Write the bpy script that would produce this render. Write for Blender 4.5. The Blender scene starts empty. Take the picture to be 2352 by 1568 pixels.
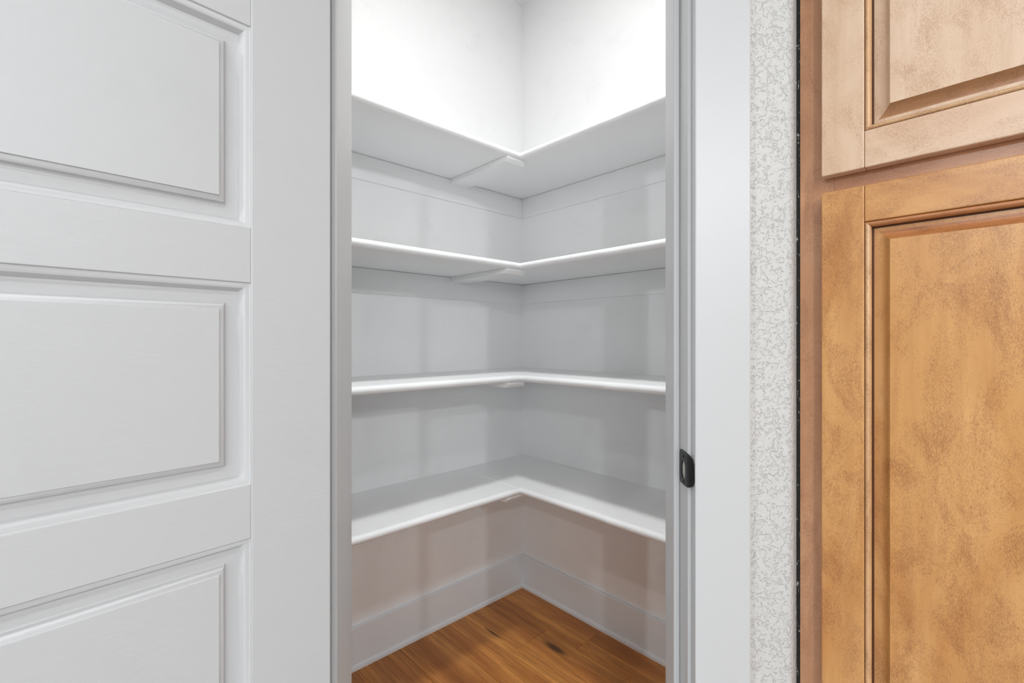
import bpy, bmesh, math, random
from mathutils import Vector, Matrix
S2 = math.sqrt(2.0)
SC = bpy.context.scene
COL = SC.collection

# ------------------------------------------------------------------ camera
CAM_H = 1.137
cam = bpy.data.cameras.new('camera')
cam.sensor_width = 36.0
cam.lens = 1081.8 / 2352.0 * 36.0
cam.shift_y = -5.25 / 2352.0
cam.clip_start = 0.01
cam_o = bpy.data.objects.new('camera', cam)
cam_o.location = (0, 0, CAM_H)
cam_o.rotation_euler = (math.radians(90), 0, math.radians(2.065))
COL.objects.link(cam_o)
SC.camera = cam_o

# ------------------------------------------------------------------ world, light, exposure
SC.view_settings.view_transform = 'Standard'
SC.view_settings.look = 'None'
SC.view_settings.gamma = 1.0
SC.view_settings.exposure = 0.14
SC.view_settings.use_curve_mapping = False
SC.cycles.use_denoising = True
SC.cycles.max_bounces = 6
SC.cycles.diffuse_bounces = 5
SC.cycles.glossy_bounces = 2
SC.cycles.caustics_reflective = False
SC.cycles.caustics_refractive = False
SC.cycles.sample_clamp_indirect = 6.0

w = bpy.data.worlds.new('world'); SC.world = w
w.use_nodes = True
bg = w.node_tree.nodes['Background']
bg.inputs['Color'].default_value = (0.85, 0.92, 1.0, 1)
bg.inputs['Strength'].default_value = 1.0

P_WIN_FILL = 60.0        # fill light at each added high window (W)
P_DOWN = 43.0          # each kitchen globe lamp (W)
P_PANTRY = 7.0        # pantry ceiling lamp (W)

CORNER = Vector((-0.0308, 2.1839, 0.0))     # back corner of the pantry
CEIL = 2.691
ROOM = 7.0
ANG = math.radians(-135)                    # local x runs along the left wall, local y along the right wall

def AB(a, b, z=0.0):
    """distance a along the left wall and b along the right wall from the back corner"""
    return Vector((CORNER.x - a / S2 + b / S2, CORNER.y - a / S2 - b / S2, z))

def area_light(name, loc, target, sx, sy, power, shape='RECTANGLE', color=(1, 1, 1), parent=None):
    l = bpy.data.lights.new(name, 'AREA')
    l.shape = shape; l.size = sx
    if shape in ('RECTANGLE', 'ELLIPSE'): l.size_y = sy
    l.energy = power; l.color = color
    o = bpy.data.objects.new(name, l)
    o.location = loc
    d = (Vector(target) - Vector(loc)).normalized()
    o.rotation_euler = d.to_track_quat('-Z', 'Y').to_euler()
    COL.objects.link(o)
    return o

# fill light at two invented high windows in the unseen far kitchen walls
WIN_A = AB(5.3, ROOM - 0.02, 1.93)
WIN_B = AB(ROOM - 0.02, 5.3, 1.93)
area_light('window_fill', WIN_A, WIN_A + Vector((-1, 1, 0)), 2.9, 0.94, P_WIN_FILL, color=(0.95, 0.98, 1.0))
area_light('window_fill', WIN_B, WIN_B + Vector((1, 1, 0)), 2.9, 0.94, P_WIN_FILL, color=(0.95, 0.98, 1.0))

# ------------------------------------------------------------------ materials
def new_mat(name):
    m = bpy.data.materials.new(name); m.use_nodes = True
    nt = m.node_tree
    return m, nt, nt.nodes['Principled BSDF']

def nd(nt, t, **kw):
    n = nt.nodes.new(t)
    for k, v in kw.items():
        if k.startswith('i_'):
            n.inputs[k[2:].replace('_', ' ')].default_value = v
        else:
            setattr(n, k, v)
    return n

def coords(nt, scale=(1, 1, 1), rnd=False, kind='Object'):
    tc = nd(nt, 'ShaderNodeTexCoord')
    mp = nd(nt, 'ShaderNodeMapping')
    mp.inputs['Scale'].default_value = scale
    if rnd:
        oi = nd(nt, 'ShaderNodeObjectInfo')
        mu = nd(nt, 'ShaderNodeVectorMath', operation='SCALE')
        mu.inputs[0].default_value = (3.1, 4.7, 2.3)
        nt.links.new(oi.outputs['Random'], mu.inputs['Scale'])
        ad = nd(nt, 'ShaderNodeVectorMath', operation='ADD')
        nt.links.new(tc.outputs[kind], ad.inputs[0]); nt.links.new(mu.outputs[0], ad.inputs[1])
        nt.links.new(ad.outputs[0], mp.inputs['Vector'])
    else:
        nt.links.new(tc.outputs[kind], mp.inputs['Vector'])
    return mp.outputs['Vector']

def noise(nt, vec, scale, detail=2.0, rough=0.5, dist=0.0):
    n = nd(nt, 'ShaderNodeTexNoise')
    n.inputs['Scale'].default_value = scale
    n.inputs['Detail'].default_value = detail
    n.inputs['Roughness'].default_value = rough
    n.inputs['Distortion'].default_value = dist
    nt.links.new(vec, n.inputs['Vector'])
    return n.outputs['Fac']

def ramp(nt, fac, stops, smooth=False):
    r = nd(nt, 'ShaderNodeValToRGB')
    if smooth: r.color_ramp.interpolation = 'EASE'
    e = r.color_ramp.elements
    while len(e) < len(stops): e.new(0.5)
    for el, (p, c) in zip(e, stops):
        el.position = p
        el.color = (c, c, c, 1) if isinstance(c, (int, float)) else (*c, 1)
    nt.links.new(fac, r.inputs['Fac'])
    return r.outputs['Color']

def mix(nt, fac, a, b, blend='MIX'):
    n = nd(nt, 'ShaderNodeMix', data_type='RGBA', blend_type=blend)
    for s, v in ((n.inputs[0], fac), (n.inputs[6], a), (n.inputs[7], b)):
        if hasattr(v, 'is_output'): nt.links.new(v, s)
        elif isinstance(v, (int, float)): s.default_value = v
        else: s.default_value = (*v, 1)
    return n.outputs[2]

def math_n(nt, op, a, b=0.0):
    n = nd(nt, 'ShaderNodeMath', operation=op)
    for s, v in ((n.inputs[0], a), (n.inputs[1], b)):
        if hasattr(v, 'is_output'): nt.links.new(v, s)
        else: s.default_value = v
    return n.outputs[0]

def bump(nt, bs, h, dist, strength=1.0):
    b = nd(nt, 'ShaderNodeBump')
    b.inputs['Distance'].default_value = dist
    b.inputs['Strength'].default_value = strength
    nt.links.new(h, b.inputs['Height'])
    nt.links.new(b.outputs[0], bs.inputs['Normal'])

def sl(r, g, b):
    f = lambda c: (c / 255 / 12.92) if c <= 10 else ((c / 255 + 0.055) / 1.055) ** 2.4
    return (f(r), f(g), f(b))

def paint(name, col, rough, bscale=60, bdist=0.0003, smudge=0.0, stretch=(1, 1, 1)):
    m, nt, bs = new_mat(name)
    v = coords(nt)
    if smudge > 0:
        n = noise(nt, v, 9, 4, 0.6, 0.4)
        f = ramp(nt, n, [(0.56, 0.0), (0.74, smudge)])
        c = mix(nt, f, col, tuple(x * 0.62 for x in col))
        nt.links.new(c, bs.inputs['Base Color'])
    else:
        bs.inputs['Base Color'].default_value = (*col, 1)
    bs.inputs['Roughness'].default_value = rough
    vb = coords(nt, stretch)
    bump(nt, bs, noise(nt, vb, bscale, 3, 0.55), bdist)
    return m

M = {}
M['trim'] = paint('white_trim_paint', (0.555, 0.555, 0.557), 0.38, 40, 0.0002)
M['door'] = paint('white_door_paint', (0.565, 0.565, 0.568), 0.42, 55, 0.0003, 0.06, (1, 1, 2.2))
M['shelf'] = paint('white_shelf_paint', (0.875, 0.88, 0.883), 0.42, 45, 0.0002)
M['baseboard'] = paint('cool_white_baseboard_paint', (0.81, 0.86, 0.90), 0.42, 45, 0.0002)
M['pantry_wall'] = paint('pantry_wall_paint', (0.875, 0.88, 0.883), 0.6, 160, 0.0005, 0.10)
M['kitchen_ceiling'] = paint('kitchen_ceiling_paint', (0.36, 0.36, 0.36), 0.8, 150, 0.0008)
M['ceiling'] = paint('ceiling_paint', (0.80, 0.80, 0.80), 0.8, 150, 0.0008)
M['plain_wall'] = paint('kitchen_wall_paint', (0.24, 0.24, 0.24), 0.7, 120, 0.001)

# hand-trowelled knockdown texture of the kitchen side of the diagonal wall
m, nt, bs = new_mat('knockdown_wall_paint')
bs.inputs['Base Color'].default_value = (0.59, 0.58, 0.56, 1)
bs.inputs['Roughness'].default_value = 0.55
v = coords(nt)
n1 = noise(nt, v, 120, 4, 0.55, 1.4)
h1 = ramp(nt, n1, [(0.40, 0.0), (0.46, 0.8), (0.60, 1.0)])
n2 = noise(nt, v, 260, 3, 0.5, 0.6)
hh = math_n(nt, 'ADD', h1, math_n(nt, 'MULTIPLY', n2, 0.45))
bump(nt, bs, hh, 0.0008, 1.0)
M['knockdown'] = m

def maple(name, axis, pale):
    """stained maple: fine fleck, cloudy figure, darker blotches; grain along the given local axis"""
    m, nt, bs = new_mat(name)
    def st(k, l):
        s = [k, k, k]; s[axis] = l; return tuple(s)
    lo, mid, hi, dk = pale
    cloud = noise(nt, coords(nt, st(9, 3.2), True), 1.0, 4, 0.6, 0.8)
    base = ramp(nt, cloud, [(0.30, lo), (0.50, mid), (0.70, hi)])
    streak = noise(nt, coords(nt, st(70, 3.0), True), 1.0, 3, 0.6, 0.3)
    base = mix(nt, ramp(nt, streak, [(0.42, 0.0), (0.74, 0.22)]), base, dk)
    fleck = noise(nt, coords(nt, st(1300, 420), True), 1.0, 3, 0.65, 0.8)
    patch = noise(nt, coords(nt, st(22, 11), True), 1.0, 4, 0.62, 1.0)
    f = math_n(nt, 'ADD', fleck, math_n(nt, 'MULTIPLY', math_n(nt, 'SUBTRACT', patch, 0.5), 0.85))
    col = mix(nt, ramp(nt, f, [(0.46, 0.0), (0.72, 0.64)]), base, dk)
    nt.links.new(col, bs.inputs['Base Color'])
    bs.inputs['Roughness'].default_value = 0.38
    bs.inputs['Coat Weight'].default_value = 0.35
    bs.inputs['Coat Roughness'].default_value = 0.28
    bump(nt, bs, streak, 0.00025)
    return m

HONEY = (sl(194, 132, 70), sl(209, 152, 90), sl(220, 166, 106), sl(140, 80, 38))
HONEY_LIT = (sl(218, 182, 152), sl(222, 190, 160), sl(228, 198, 170), sl(176, 128, 92))  # upper door: honey wood with light and sheen painted in as paler tone
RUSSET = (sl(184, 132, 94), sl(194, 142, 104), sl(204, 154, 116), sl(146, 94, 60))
for nm, pal in (('honey', HONEY), ('pale', HONEY_LIT), ('russet', RUSSET)):
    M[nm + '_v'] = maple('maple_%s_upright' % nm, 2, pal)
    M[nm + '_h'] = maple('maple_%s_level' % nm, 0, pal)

M['honey_end'] = maple('maple_honey_end_grain_shade', 0, (sl(176, 112, 62), sl(192, 128, 78), sl(204, 142, 92), sl(110, 62, 32)))  # end-grain tone, also used to paint shade on bevels and top bead
M['pale_end'] = maple('maple_pale_end_grain_shade', 0, (sl(160, 108, 68), sl(180, 128, 84), sl(200, 150, 106), sl(92, 54, 30)))

def plain(name, col, rough, metal=0.0):
    m, nt, bs = new_mat(name)
    v = coords(nt)
    n = noise(nt, v, 180, 2)
    c = mix(nt, n, tuple(x * 0.85 for x in col), tuple(min(1, x * 1.12) for x in col))
    nt.links.new(c, bs.inputs['Base Color'])
    bs.inputs['Roughness'].default_value = rough
    bs.inputs['Metallic'].default_value = metal
    return m

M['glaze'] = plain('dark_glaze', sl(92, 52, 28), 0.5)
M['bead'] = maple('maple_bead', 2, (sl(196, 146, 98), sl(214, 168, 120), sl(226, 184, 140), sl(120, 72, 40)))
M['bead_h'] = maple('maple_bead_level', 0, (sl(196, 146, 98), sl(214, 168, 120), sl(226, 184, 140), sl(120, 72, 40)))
M['black_metal'] = plain('black_metal', sl(30, 30, 31), 0.42, 0.4)
M['screw'] = plain('black_screw', sl(46, 46, 48), 0.35, 0.7)
M['raw_wood'] = plain('raw_pine', sl(214, 208, 198), 0.8)

# black paints in the shade of the gap beside the cabinet; flecks of white paint
m, nt, bs = new_mat('gap_shade_strip')
v = coords(nt, (1, 1, 0.35))
n = noise(nt, v, 210, 4, 0.7, 1.0)
nt.links.new(ramp(nt, n, [(0.62, (0.012, 0.012, 0.012)), (0.66, (0.45, 0.45, 0.43))]), bs.inputs['Base Color'])
bs.inputs['Roughness'].default_value = 0.8
M['gap'] = m

# wide honey-oak floor planks
m, nt, bs = new_mat('oak_plank')
oi = nd(nt, 'ShaderNodeObjectInfo')
big = noise(nt, coords(nt, (9, 1.1, 1), True), 1.0, 4, 0.55, 0.6)
base = ramp(nt, big, [(0.28, sl(160, 96, 42)), (0.48, sl(202, 134, 66)), (0.68, sl(232, 166, 88))])
gr = noise(nt, coords(nt, (95, 3.2, 1), True), 1.0, 4, 0.62, 0.9)
base = mix(nt, ramp(nt, gr, [(0.42, 0.0), (0.74, 0.75)]), base, sl(132, 74, 30))
fine = noise(nt, coords(nt, (420, 14, 1), True), 1.0, 2, 0.6)
base = mix(nt, ramp(nt, fine, [(0.45, 0.0), (0.75, 0.32)]), base, sl(116, 64, 26))
kn = nd(nt, 'ShaderNodeTexVoronoi', voronoi_dimensions='2D')
kn.inputs['Scale'].default_value = 1.0
nt.links.new(coords(nt, (3.6, 1.0, 1), True), kn.inputs['Vector'])
base = mix(nt, ramp(nt, kn.outputs['Distance'], [(0.02, 0.85), (0.075, 0.0)], True), base, sl(52, 28, 14))
tint = ramp(nt, oi.outputs['Random'], [(0.0, (0.86, 0.84, 0.82)), (1.0, (1.06, 1.05, 1.02))])
base = mix(nt, 1.0, base, tint, 'MULTIPLY')
nt.links.new(base, bs.inputs['Base Color'])
bs.inputs['Roughness'].default_value = 0.45
bump(nt, bs, gr, 0.0004)
M['plank'] = m
M['stone'] = plain('pale_bounce_floor', (0.45, 0.45, 0.45), 0.6)  # neutral unseen floor, added to keep bounce light from turning pink
M['subfloor'] = plain('dark_subfloor', sl(48, 36, 28), 0.8)

def emit(name, strength):
    m, nt, bs = new_mat(name)
    bs.inputs['Base Color'].default_value = (0.9, 0.9, 0.9, 1)
    bs.inputs['Emission Color'].default_value = (1, 0.98, 0.95, 1)
    bs.inputs['Emission Strength'].default_value = strength
    return m
M['diffuser'] = emit('lamp_diffuser', 3.0)
m, nt, bs = new_mat('window_glass')
bs.inputs['Transmission Weight'].default_value = 1.0
bs.inputs['Roughness'].default_value = 0.0
M['glass'] = m

# ------------------------------------------------------------------ mesh helpers
def box(bm, x0, x1, y0, y1, z0, z1):
    vs = [bm.verts.new((x, y, z)) for z in (z0, z1) for y in (y0, y1) for x in (x0, x1)]
    for f in ((0, 2, 3, 1), (4, 5, 7, 6), (0, 1, 5, 4), (2, 6, 7, 3), (0, 4, 6, 2), (1, 3, 7, 5)):
        bm.faces.new([vs[i] for i in f])
    return vs

def prism(bm, pts, z0, z1):
    """closed polygon (x, y) pulled up from z0 to z1"""
    lo = [bm.verts.new((x, y, z0)) for x, y in pts]
    hi = [bm.verts.new((x, y, z1)) for x, y in pts]
    n = len(pts)
    for i in range(n):
        j = (i + 1) % n
        bm.faces.new((lo[i], lo[j], hi[j], hi[i]))
    bm.faces.new(hi); bm.faces.new(lo[::-1])

def loft(bm, loops, cap0=True, cap1=True, closed=True, mats=None):
    rows = [[bm.verts.new(p) for p in lp] for lp in loops]
    n = len(rows[0])
    for k in range(len(rows) - 1):
        for i in range(n if closed else n - 1):
            j = (i + 1) % n
            f = bm.faces.new((rows[k][i], rows[k][j], rows[k + 1][j], rows[k + 1][i]))
            if mats: f.material_index = mats[k]
    if cap0: bm.faces.new(rows[0][::-1])
    if cap1: bm.faces.new(rows[-1])
    return rows

def obj(name, bm, mat, parent=None, loc=None, rotz=None, bevel=0.0, smooth=None, seg=2):
    bmesh.ops.recalc_face_normals(bm, faces=bm.faces[:])
    me = bpy.data.meshes.new(name)
    bm.to_mesh(me); bm.free()
    for mm in (mat if isinstance(mat, (list, tuple)) else [mat]):
        me.materials.append(M[mm])
    o = bpy.data.objects.new(name, me)
    COL.objects.link(o)
    if parent: o.parent = parent
    if loc is not None: o.location = loc
    if rotz is not None: o.rotation_euler[2] = rotz
    if smooth is not None:
        for p in me.polygons: p.use_smooth = True
        me.set_sharp_from_angle(angle=math.radians(smooth))
    if bevel > 0:
        b = o.modifiers.new('bevel', 'BEVEL')
        b.width = bevel; b.segments = seg; b.limit_method = 'ANGLE'
        b.angle_limit = math.radians(40)
        b.harden_normals = False
    return o

def bx(name, mat, dims, parent=None, bevel=0.0, **kw):
    bm = bmesh.new(); box(bm, *dims)
    return obj(name, bm, mat, parent, bevel=bevel, **kw)

def empty(name, loc, rotz=0.0, parent=None):
    e = bpy.data.objects.new(name, None)
    e.empty_display_size = 0.1
    e.location = loc; e.rotation_euler[2] = rotz
    if parent: e.parent = parent
    COL.objects.link(e)
    return e

def structure(o, label=None, cat=None):
    o['kind'] = 'structure'
    if label: o['label'] = label
    if cat: o['category'] = cat
    return o

def tag(o, label, cat, group=None):
    o['label'] = label; o['category'] = cat
    if group: o['group'] = group
    return o

# ------------------------------------------------------------------ room shell
ZERO = (0, 0, 0)
# floor: slab with every plank laid along the right-hand wall
floor = bx('floor', 'subfloor', (-0.15, ROOM + 0.15, -0.15, ROOM + 0.15, -0.12, -0.008), loc=CORNER, rotz=ANG)
structure(floor, 'honey brown oak plank floor running through the pantry', 'floor')
L_SILL = (CORNER.y - 0.765) * S2      # a + b along the middle of the door sill: oak ends there, pale floor added for bounce light beyond
bm = bmesh.new()
prism(bm, [(L_SILL, 0.0), (ROOM, 0.0), (ROOM, ROOM), (0.0, ROOM), (0.0, L_SILL)], -0.0085, 0.0)
structure(obj('floor_kitchen', bm, 'stone', loc=CORNER, rotz=ANG), 'pale grey kitchen floor, unseen, added for neutral bounce light', 'floor')
PW, PL = 0.1585, 1.22
bm = bmesh.new(); box(bm, 0.0004, PW - 0.0004, 0.0004, PL - 0.0004, -0.009, 0.0)
plank0 = obj('plank', bm, 'plank', floor, bevel=0.0012, seg=1)
random.seed(4)
first = True
ncol = int((L_SILL - 0.0125) / PW) + 2
for c in range(ncol):
    a0 = 0.0125 + (c - 1) * PW
    off = {1: 0.46, 2: 0.311, 3: 0.72, 4: 0.40, 0: 0.95, 5: 0.86}.get(c, random.uniform(0.05, 1.15))
    b0 = off - PL
    while a0 + b0 < L_SILL - 0.02:
        if a0 + PW + b0 + PL > L_SILL:       # cut on the slant where it meets the sill
            bm = bmesh.new(); box(bm, 0.0004, PW - 0.0004, 0.0004, PL - 0.0004, -0.009, 0.0)
            bmesh.ops.bisect_plane(bm, geom=bm.verts[:] + bm.edges[:] + bm.faces[:], plane_co=(L_SILL - a0 - b0, 0, 0),
                                   plane_no=(1, 1, 0), clear_outer=True)
            bmesh.ops.holes_fill(bm, edges=bm.edges[:])
            o = obj('plank', bm, 'plank', floor, bevel=0.0012, seg=1)
        elif first:
            o = plank0; first = False
        else:
            o = plank0.copy(); COL.objects.link(o); o.parent = floor
        o.location = (a0, b0, 0.0)
        b0 += PL

def wall_box(name, mat, a0, a1, b0, b1, z0=-0.01, z1=CEIL + 0.02, holes=None, along='a'):
    """wall slab in pantry axes; holes = (from, to, z0, z1) along its length"""
    bm = bmesh.new()
    if not holes:
        box(bm, a0, a1, b0, b1, z0, z1)
    else:
        h0, h1, hz0, hz1 = holes
        if along == 'a':
            box(bm, a0, h0, b0, b1, z0, z1); box(bm, h1, a1, b0, b1, z0, z1)
            box(bm, h0, h1, b0, b1, z0, hz0); box(bm, h0, h1, b0, b1, hz1, z1)
        else:
            box(bm, a0, a1, b0, h0, z0, z1); box(bm, a0, a1, h1, b1, z0, z1)
            box(bm, a0, a1, h0, h1, z0, hz0); box(bm, a0, a1, h0, h1, hz1, z1)
    return structure(obj(name, bm, mat, loc=CORNER, rotz=ANG))

PE = 1.30                   # where the pantry ends along each wall
structure(wall_box('wall_left', 'pantry_wall', -0.12, PE, -0.12, 0.0),
          'painted white pantry wall behind the left run of shelves', 'wall')
structure(wall_box('wall_right', 'pantry_wall', -0.12, 0.0, 0.0, PE),
          'painted white pantry wall behind the right run of shelves', 'wall')
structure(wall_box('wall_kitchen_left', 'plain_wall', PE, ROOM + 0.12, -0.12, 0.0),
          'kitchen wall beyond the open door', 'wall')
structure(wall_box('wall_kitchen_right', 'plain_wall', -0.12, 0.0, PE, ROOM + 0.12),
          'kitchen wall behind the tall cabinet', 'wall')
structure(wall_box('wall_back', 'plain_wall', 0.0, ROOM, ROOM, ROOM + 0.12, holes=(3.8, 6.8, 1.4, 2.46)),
          'far kitchen wall with an added wide high window', 'wall')
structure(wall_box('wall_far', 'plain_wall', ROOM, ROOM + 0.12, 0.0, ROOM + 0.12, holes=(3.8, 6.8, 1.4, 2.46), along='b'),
          'other far kitchen wall with an added wide high window', 'wall')
bm = bmesh.new()
box(bm, -0.12, ROOM + 0.12, -0.12, ROOM + 0.12, CEIL + 0.001, CEIL + 0.12)
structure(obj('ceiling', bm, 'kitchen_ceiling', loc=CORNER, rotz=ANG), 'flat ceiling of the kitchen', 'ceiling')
bm = bmesh.new()
box(bm, 0.0, 1.90, 0.0, 1.90, CEIL - 0.012, CEIL + 0.001)
for f in bm.faces: f.smooth = False
bmesh.ops.bisect_plane(bm, geom=bm.verts[:] + bm.edges[:] + bm.faces[:], plane_co=(0.975, 0.975, 0), plane_no=(1, 1, 0), clear_outer=True)
bmesh.ops.holes_fill(bm, edges=bm.edges[:])
structure(obj('ceiling_pantry', bm, 'ceiling', loc=CORNER, rotz=ANG), 'white ceiling inside the pantry', 'ceiling')

def window(name, loc, rotz, label):
    e = structure(empty(name, loc, rotz), label, 'window')
    for nm, d in (('window_frame', (-1.5, -1.44, 0, 0.09, 0, 1.06)), ('window_frame', (1.44, 1.5, 0, 0.09, 0, 1.06)),
                  ('window_frame', (-1.44, 1.44, 0, 0.09, 0, 0.06)), ('window_frame', (-1.44, 1.44, 0, 0.09, 1.0, 1.06)),
                  ('mullion', (-0.03, 0.03, 0, 0.09, 0.06, 1.0))):
        bx(nm, 'trim', d, e)
    for x0, x1 in ((-1.44, -0.03), (0.03, 1.44)):
        bx('pane', 'glass', (x0, x1, 0.04, 0.046, 0.06, 1.0), e)
window('fill_window_1', AB(5.3, ROOM + 0.015, 1.4), math.radians(-135), 'wide two-pane high window added for fill light in the far kitchen wall')
window('fill_window_2', AB(ROOM + 0.015, 5.3, 1.4), math.radians(135), 'wide two-pane high window added for fill light in the other far kitchen wall')

# diagonal wall with the door opening and the two short return walls
V0, V1 = 0.718, 0.833                # kitchen face, pantry face
UL, UR = -0.317, 0.2388              # faces of the jambs
JT = 0.019
HEAD = 2.035
AXIS = CORNER.x
def right_profile(u1, r=0.02, n=7):
    pts = [(UR + JT, V0)]
    for i in range(n + 1):
        t = math.radians(45) * i / n
        pts.append((u1 + r * math.sin(t), V0 + r * (1 - math.cos(t))))
    eu, ev = pts[-1]
    c = CORNER.x + CORNER.y                # right wall line u + v = c
    k = eu - ev
    u = (c + k) / 2; pts.append((u, c - u))
    k2 = k - 0.115 * S2
    u = (c + k2) / 2; pts.append((u, c - u))
    pts.append((V1 + k2, V1)); pts.append((UR + JT, V1))
    return pts
prof_r = right_profile(0.384)
u_end, v_end = prof_r[8]
prof_l = [(2 * AXIS - u, v) for u, v in prof_r]
prof_l[0] = (UL - JT, V0); prof_l[-1] = (UL - JT, V1)
bm = bmesh.new()
prism(bm, prof_r, -0.01, CEIL + 0.01)
prism(bm, prof_l, -0.01, CEIL + 0.01)
box(bm, UL - JT, UR + JT, V0, V1, HEAD + JT, CEIL + 0.01)
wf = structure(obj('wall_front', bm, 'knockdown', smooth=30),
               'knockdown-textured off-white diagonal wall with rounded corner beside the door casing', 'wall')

# ------------------------------------------------------------------ door frame and casing
frame = structure(empty('trim_1', (0, V0, 0)), 'white painted door jamb with door stop around the pantry opening', 'door frame')
def fb(name, u0, u1, v0, v1, z0, z1, bev=0.0015):
    return bx(name, 'trim', (u0, u1, v0 - V0, v1 - V0, z0, z1), frame, bev)
# latch-side jamb leaves a mortise for the latch
MZ0, MZ1, MV0, MV1 = 0.9215, 0.9505, 0.7255, 0.7435
bm = bmesh.new()
for d in ((UR, UR + JT, V0, V1, 0.0, MZ0), (UR, UR + JT, V0, V1, MZ1, HEAD + JT),
          (UR, UR + JT, V0, MV0, MZ0, MZ1), (UR, UR + JT, MV1, V1, MZ0, MZ1)):
    box(bm, d[0], d[1], d[2] - V0, d[3] - V0, d[4], d[5])
obj('jamb', bm, 'trim', frame)
bx('mortise', 'raw_wood', (UR + 0.0115, UR + 0.0125, MV0 - V0, MV1 - V0, MZ0, MZ1), frame)
bx('mortise', 'raw_wood', (UR + 0.0016, UR + 0.0115, MV1 - 0.001 - V0, MV1 - V0, MZ0, MZ1), frame)
fb('jamb', UL - JT, UL, V0, V1, 0, HEAD + JT)
fb('head_jamb', UL, UR, V0, V1, HEAD, HEAD + JT)
ST = 0.0096
fb('door_stop', UR - ST, UR, 0.754, 0.797, 0, HEAD, 0.0025)
fb('door_stop', UL, UL + ST, 0.743, 0.797, 0, HEAD, 0.0025)
fb('door_stop', UL + ST, UR - ST, 0.754, 0.797, HEAD - ST, HEAD, 0.0025)

structure(bx('trim_3', 'trim', (UL, UR, 0.745, 0.785, -0.001, 0.006), bevel=0.002), 'low white threshold strip across the doorway', 'threshold')

casing = structure(empty('trim_2', (0, V0, 0)), 'flat white door casing against the knockdown wall', 'door casing')
CW, CT = 0.0803, 0.018
bx('casing_board', 'trim', (UR + 0.005, UR + 0.005 + CW, -CT, 0, 0, HEAD + 0.005), casing, 0.002)
bx('casing_board', 'trim', (UL - 0.005 - CW, UL - 0.005, -CT, 0, 0, HEAD + 0.005), casing, 0.002)
bx('head_casing', 'trim', (UL - 0.005 - CW, UR + 0.005 + CW, -CT, 0, HEAD + 0.005, HEAD + 0.005 + CW), casing, 0.002)

# ------------------------------------------------------------------ open door
DANG = math.atan2(-math.cos(math.radians(40.9)), -math.sin(math.radians(40.9)))
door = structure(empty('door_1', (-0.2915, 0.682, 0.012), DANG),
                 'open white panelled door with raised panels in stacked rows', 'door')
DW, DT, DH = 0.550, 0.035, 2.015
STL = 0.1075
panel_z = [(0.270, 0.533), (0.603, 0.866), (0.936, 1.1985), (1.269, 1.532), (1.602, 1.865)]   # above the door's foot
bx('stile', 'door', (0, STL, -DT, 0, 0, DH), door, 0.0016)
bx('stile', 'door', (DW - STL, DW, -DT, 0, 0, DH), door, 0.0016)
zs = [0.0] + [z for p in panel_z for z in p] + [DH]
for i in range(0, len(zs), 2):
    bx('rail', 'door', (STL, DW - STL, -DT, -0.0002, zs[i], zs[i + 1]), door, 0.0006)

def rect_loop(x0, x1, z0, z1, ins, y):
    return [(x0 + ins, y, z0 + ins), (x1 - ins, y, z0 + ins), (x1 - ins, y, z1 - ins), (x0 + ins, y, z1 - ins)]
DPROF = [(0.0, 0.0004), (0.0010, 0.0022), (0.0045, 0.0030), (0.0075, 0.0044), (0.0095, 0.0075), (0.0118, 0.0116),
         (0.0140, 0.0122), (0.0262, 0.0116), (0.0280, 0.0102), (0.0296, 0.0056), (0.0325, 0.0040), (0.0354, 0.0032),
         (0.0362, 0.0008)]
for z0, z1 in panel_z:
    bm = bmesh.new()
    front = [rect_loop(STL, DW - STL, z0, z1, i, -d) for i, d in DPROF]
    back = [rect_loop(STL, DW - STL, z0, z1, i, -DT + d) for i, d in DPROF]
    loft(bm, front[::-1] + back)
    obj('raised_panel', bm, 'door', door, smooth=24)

# ------------------------------------------------------------------ shelves
DEP, T = 0.356, 0.0237
R = T / 2
LEN = 1.215                 # run along each wall, to the return walls
def nose_pts(n=10):
    """half-round front edge: (outward, height below the top)"""
    return [(R * math.cos(math.pi / 2 - math.pi * i / n), -R + R * math.sin(math.pi / 2 - math.pi * i / n)) for i in range(n + 1)]

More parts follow.
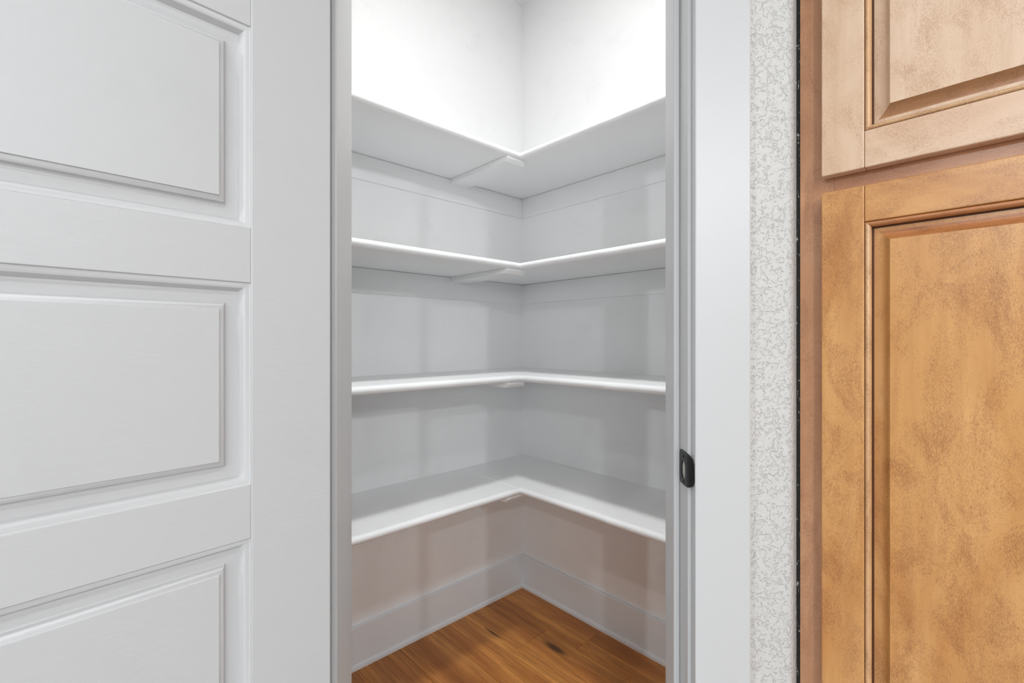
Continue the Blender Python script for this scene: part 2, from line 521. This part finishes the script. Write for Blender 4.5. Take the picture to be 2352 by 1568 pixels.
CLH, CLT = 0.0875, 0.007
def make_shelf(zt, label):
    e = tag(empty('corner_shelf', (CORNER.x, CORNER.y, zt), ANG), label, 'shelf', 'corner shelves of the pantry')
    n = nose_pts()
    # board along the right wall, reaching into the corner
    bm = bmesh.new()
    box(bm, 0, DEP - R, 0, LEN, -T, 0)
    box(bm, DEP - R, DEP, 0, DEP - R, -T, 0)
    loft(bm, [[(DEP - R + o, DEP - R + o, z) for o, z in n], [(DEP - R + o, LEN, z) for o, z in n]])
    obj('shelf_board', bm, 'shelf', e, smooth=35)
    # board along the left wall, butted against it
    bm = bmesh.new()
    box(bm, DEP + 0.0005, LEN, 0, DEP - R, -T, -0.0003)
    loft(bm, [[(DEP - R + o, DEP - R + o, z) for o, z in n], [(LEN, DEP - R + o, z) for o, z in n]])
    obj('shelf_board', bm, 'shelf', e, smooth=35)
    bm = bmesh.new()
    loft(bm, [[(DEP - 0.0012, b, -0.001), (DEP + 0.0004, b, 0.0007), (DEP + 0.002, b, -0.001)] for b in (0.002, DEP - R)])
    obj('seam_filler', bm, 'shelf', e)
    # bracing board under the joint with a bevelled end
    bm = bmesh.new()
    a0, a1, th, end = 0.3225, 0.4115, 0.0185, DEP - 0.009
    loft(bm, [[(a, 0, -T), (a, end, -T), (a, end, -T - 0.008), (a, end - 0.010, -T - th), (a, 0, -T - th)] for a in (a0, a1)])
    obj('support_cleat', bm, 'shelf', e, bevel=0.0012)
    # strips screwed to both walls below the boards
    bx('wall_cleat', 'shelf', (0, LEN, 0, CLT, -T - 0.0008 - CLH, -T - 0.0008), e, 0.0012)
    bx('wall_cleat', 'shelf', (0, CLT, CLT, LEN, -T - 0.0008 - CLH, -T - 0.0008), e, 0.0012)
    return e
make_shelf(1.8058, 'topmost white L-shaped pantry shelf, brightly lit wall above it')
make_shelf(1.4108, 'white L-shaped pantry shelf second from the ceiling, just below the topmost')
make_shelf(1.0084, 'white L-shaped pantry shelf near eye level, third from the ceiling')
make_shelf(0.6048, 'lowest white L-shaped pantry shelf, above the baseboard and wood floor')

# baseboards with shoe strip
def baseboard(name, rot, label, cut):
    e = structure(empty(name, CORNER, ANG), label, 'baseboard')
    BT, BH = 0.0140, 0.1459
    prof = [(0, 0), (BT, 0), (BT, BH - 0.0015), (BT - 0.0015, BH), (0, BH)]
    shoe = [(BT, 0), (BT + 0.006, 0), (BT + 0.006, 0.010), (BT + 0.0035, 0.0165), (BT, 0.018)]
    for nm, pr in (('baseboard_board', prof), ('shoe_strip', shoe)):
        bm = bmesh.new()
        if rot:      # along the right wall
            loft(bm, [[(o, cut + o, z) for o, z in pr], [(o, LEN, z) for o, z in pr]])
        else:
            loft(bm, [[(cut + o, o, z) for o, z in pr], [(LEN, o, z) for o, z in pr]])
        obj(nm, bm, 'baseboard', e)
baseboard('baseboard_left', False, 'tall white baseboard along the left pantry wall', 0.0)
baseboard('baseboard_right', True, 'tall white baseboard along the right pantry wall', 0.0)

# ------------------------------------------------------------------ tall wooden cabinet
k_side = (u_end - v_end) + 0.0060 * S2
cu = 0.5630 * (-k_side) / (1 - 0.5630); cv = cu - k_side
CABW, CABH, CABD = 0.46, 2.36, 0.585
cab = tag(empty('tall_cabinet', (cu, cv, 0), math.radians(-45)),
          'tall honey maple cabinet with raised-panel doors beside the textured wall', 'cabinet')
FS = 0.0434
bx('face_stile', 'russet_v', (0, FS, 0, 0.019, 0.1, CABH), cab, 0.0006)
bx('face_stile', 'russet_v', (CABW - FS, CABW, 0, 0.019, 0.1, CABH), cab, 0.0006)
for z0, z1 in ((0.1, 0.14), (1.335, 1.385), (CABH - 0.06, CABH)):
    bx('face_rail', 'russet_h', (FS, CABW - FS, 0.0002, 0.019, z0, z1), cab, 0.0006)
bx('side_panel', 'russet_v', (0, 0.016, 0.019, CABD, 0.0, CABH), cab)
bx('side_panel', 'russet_v', (CABW - 0.016, CABW, 0.019, CABD, 0.0, CABH), cab)
bx('top_panel', 'russet_h', (0.016, CABW - 0.016, 0.019, CABD, CABH - 0.016, CABH), cab)
bx('bottom_panel', 'russet_h', (0.016, CABW - 0.016, 0.019, CABD, 0.1, 0.116), cab)
bx('back_panel', 'russet_v', (0.016, CABW - 0.016, CABD - 0.008, CABD, 0.1, CABH - 0.016), cab)
bx('toe_kick', 'russet_h', (0.016, CABW - 0.016, 0.075, 0.09, 0.0, 0.1), cab)
bx('gap_shade_strip', 'gap', (-0.0061, 0.0, 0.0040, 0.03, 0.0, CABH), cab)['label'] = 'black strip painting in the shade of the gap, flecked with white paint'

FSW = 0.0497               # stile and rail width of the doors
CDT = 0.020
BEADP = [(0.0, 0.0016), (0.0005, 0.0022), (0.0011, 0.0008), (0.0028, 0.0), (0.0048, 0.0008), (0.0064, 0.0034), (0.0072, 0.0068), (0.0076, 0.0090)]
PANP = [(0.0070, 0.0112), (0.0092, 0.0110), (0.0135, 0.0110), (0.0170, 0.0104), (0.0200, 0.0090), (0.0228, 0.0066), (0.0250, 0.0040), (0.0268, 0.0012), (0.0275, 0.0004)]
def cabinet_door(z0, z1, tone, label):
    d = empty('cabinet_door', (0.0327, -CDT, z0), 0.0, cab)
    d['label'] = label
    wd, h = CABW - 2 * 0.0327, z1 - z0
    bx('stile', tone + '_v', (0, FSW, 0, CDT - 0.001, 0, h), d, 0.0014)
    bx('stile', tone + '_v', (wd - FSW, wd, 0, CDT - 0.001, 0, h), d, 0.0014)
    for a, b in ((0, FSW), (h - FSW, h)):
        bx('rail', tone + '_h', (FSW + 0.0002, wd - FSW - 0.0002, 0.0002, CDT - 0.001, a, b), d, 0.0014)
    x0, x1 = FSW, wd - FSW
    # bead moulding, one length per side, mitred
    rings = [rect_loop(x0, x1, FSW, h - FSW, i, y) for i, y in BEADP]
    for s, mt in enumerate(('bead_h', 'bead', 'honey_end', 'bead')):  # top bead takes the darker tone: shade of its down-facing side, painted in
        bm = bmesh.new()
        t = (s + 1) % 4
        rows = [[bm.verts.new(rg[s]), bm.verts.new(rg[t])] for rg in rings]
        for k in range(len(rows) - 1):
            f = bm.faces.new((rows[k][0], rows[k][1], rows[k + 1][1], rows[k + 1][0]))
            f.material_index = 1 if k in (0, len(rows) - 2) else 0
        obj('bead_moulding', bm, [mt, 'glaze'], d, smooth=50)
    bm = bmesh.new()
    loops = [rect_loop(x0, x1, FSW, h - FSW, i, y) for i, y in PANP]
    mats = [1] + [0] * (len(loops) - 2)
    rows = loft(bm, loops[::-1] + [rect_loop(x0, x1, FSW, h - FSW, 0.004, CDT - 0.004)], mats=mats[::-1] + [0])
    bm.faces.ensure_lookup_table()
    for f in bm.faces:          # top and bottom bevels: darker end-grain stain with shade painted in
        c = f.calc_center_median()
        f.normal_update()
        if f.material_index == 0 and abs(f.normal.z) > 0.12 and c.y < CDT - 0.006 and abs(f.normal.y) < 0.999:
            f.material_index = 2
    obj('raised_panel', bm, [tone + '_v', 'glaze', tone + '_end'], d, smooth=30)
    return d
cabinet_door(1.369, 2.31, 'pale', 'upper cabinet door in maple, paler with light and sheen painted in')
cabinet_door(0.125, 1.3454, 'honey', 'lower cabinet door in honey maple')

# ------------------------------------------------------------------ strike plate on the latch-side jamb
PZ = 0.9396
sp = tag(empty('strike_plate', (UR, V0, PZ)), 'matte black metal strike plate on the white door jamb', 'strike plate')
def sup(n, hw, hh, p):
    """rounded-rectangle loop"""
    out = []
    for i in range(n):
        t = 2 * math.pi * i / n
        c, s = math.cos(t), math.sin(t)
        out.append((hw * math.copysign(abs(c) ** p, c), hh * math.copysign(abs(s) ** p, s)))
    return out
n = 40
outer = sup(n, 0.0162, 0.0259, 0.22)
inner = sup(n, 0.0088, 0.0142, 0.75)
oc, ic = (0.0166, 0.0), ((MV0 + MV1) / 2 - V0, (MZ0 + MZ1) / 2 - PZ)
lo_ = [(oc[0] + x, oc[1] + z) for x, z in outer]
li_ = [(ic[0] + x, ic[1] + z) for x, z in inner]
TH = 0.0014
bm = bmesh.new()
loft(bm, [[(-TH, v, z) for v, z in li_], [(-TH, v, z) for v, z in lo_], [(0.0003, v, z) for v, z in lo_], [(0.0003, v, z) for v, z in li_],
          [(-TH, v, z) for v, z in li_]], False, False)
obj('plate', bm, 'black_metal', sp, smooth=40)
# curved lip bending out past the jamb edge
bm = bmesh.new()
rows = []
for i in range(9):
    t = i / 8
    v = 0.0025 - 0.0185 * t
    u = -TH / 2 + 0.0052 * t ** 2.0
    hz = 0.0255 * math.sqrt(max(0.0, 1 - (0.80 * t) ** 2.2)) if t < 0.999 else 0.0125
    rows.append((u, v, hz))
def lip_loop(u, v, hz):
    return [(u - TH / 2, v, -hz), (u + TH / 2, v, -hz), (u + TH / 2, v, hz), (u - TH / 2, v, hz)]
loft(bm, [lip_loop(*r) for r in rows])
obj('lip', bm, 'black_metal', sp, smooth=40)
for z in (0.0176, -0.0215):
    bm = bmesh.new()
    vv = 0.0160
    rr = [(0.0036, -TH + 0.0001), (0.0036, -TH - 0.0003), (0.0030, -TH - 0.0006), (0.0018, -TH - 0.0005), (0.0014, -TH + 0.0002)]
    loft(bm, [[(u, vv + r * math.cos(2 * math.pi * i / 20), z + r * math.sin(2 * math.pi * i / 20)) for i in range(20)] for r, u in rr])
    obj('screw', bm, 'screw', sp, smooth=40)

P_CAN = 8.0               # recessed can light in the kitchen ceiling (W)
# ------------------------------------------------------------------ lamps above and behind the view, some of them added
def disc(bm, r, z0, z1, n=32):
    prism(bm, [(r * math.cos(2 * math.pi * i / n), r * math.sin(2 * math.pi * i / n)) for i in range(n)], z0, z1)

LAMP = Vector((0.02, 1.02, CEIL - 0.012))
pl = tag(empty('ceiling_light', LAMP), 'round flush ceiling lamp inside the pantry above the doorway', 'ceiling light')
bm = bmesh.new(); disc(bm, 0.135, -0.03, 0.0); obj('base', bm, 'trim', pl, smooth=40)
bm = bmesh.new(); disc(bm, 0.12, -0.045, -0.03); obj('diffuser', bm, 'diffuser', pl, smooth=40)
LAMP_C = (0.985, 0.99, 1.0)
area_light('pantry_lamp', LAMP + Vector((0, 0, -0.05)), LAMP + Vector((0, 0, -1)), 0.22, 0.22, P_PANTRY, 'DISK', color=LAMP_C)
# extra narrow light added at the lamp to brighten floor and shelves below
pool_fill = area_light('pantry_pool_fill', LAMP + Vector((0, 0, -0.052)), LAMP + Vector((0, 0, -1)), 0.16, 0.16, P_PANTRY * 0.36, 'DISK', color=LAMP_C)
pool_fill.data.spread = math.radians(95)

DOWN = [(0.015, -2.9, 1.35), (1.40, -2.9, 2.1), (2.45, -2.9, 1.5), (2.66, -2.0, 0.6), (-2.78, -2.9, 2.2)]
for x, y, pw in DOWN:
    e = tag(empty('globe_light', (x, y, CEIL)), 'white globe lamp close under the kitchen ceiling', 'ceiling light', 'kitchen globe lamps')
    bm = bmesh.new(); disc(bm, 0.06, -0.02, 0.0); obj('base', bm, 'trim', e, smooth=40)
    bm = bmesh.new(); bmesh.ops.create_uvsphere(bm, u_segments=20, v_segments=12, radius=0.055)
    bmesh.ops.translate(bm, verts=bm.verts[:], vec=(0, 0, -0.070))
    g = obj('globe', bm, 'diffuser', e, smooth=60)
    l = bpy.data.lights.new('globe_glow', 'POINT')
    l.energy = P_DOWN * pw; l.shadow_soft_size = 0.05; l.color = (0.95, 0.98, 1.0)
    lo = bpy.data.objects.new('globe_glow', l); lo.location = (x, y, CEIL - 0.18); COL.objects.link(lo)

for x, y, lb in ((0.25, -0.62, 'recessed can light in the kitchen ceiling in front of the cabinet'), (-0.80, -0.50, 'added can light in the kitchen ceiling that brightens the right jamb')):  # second can is an added lamp, there to brighten the right jamb
    e = tag(empty('downlight', (x, y, CEIL)), lb, 'downlight', 'recessed kitchen can lights')
    bm = bmesh.new(); disc(bm, 0.085, -0.006, 0.001); obj('trim_ring', bm, 'trim', e, smooth=40)
    bm = bmesh.new(); disc(bm, 0.065, -0.009, -0.006); obj('diffuser', bm, 'diffuser', e, smooth=40)
    can = area_light('downlight_glow', (x, y, CEIL - 0.012), (x, y, 0), 0.13, 0.13, P_CAN, 'DISK', color=(0.95, 0.98, 1.0))
    can.data.spread = math.radians(125)
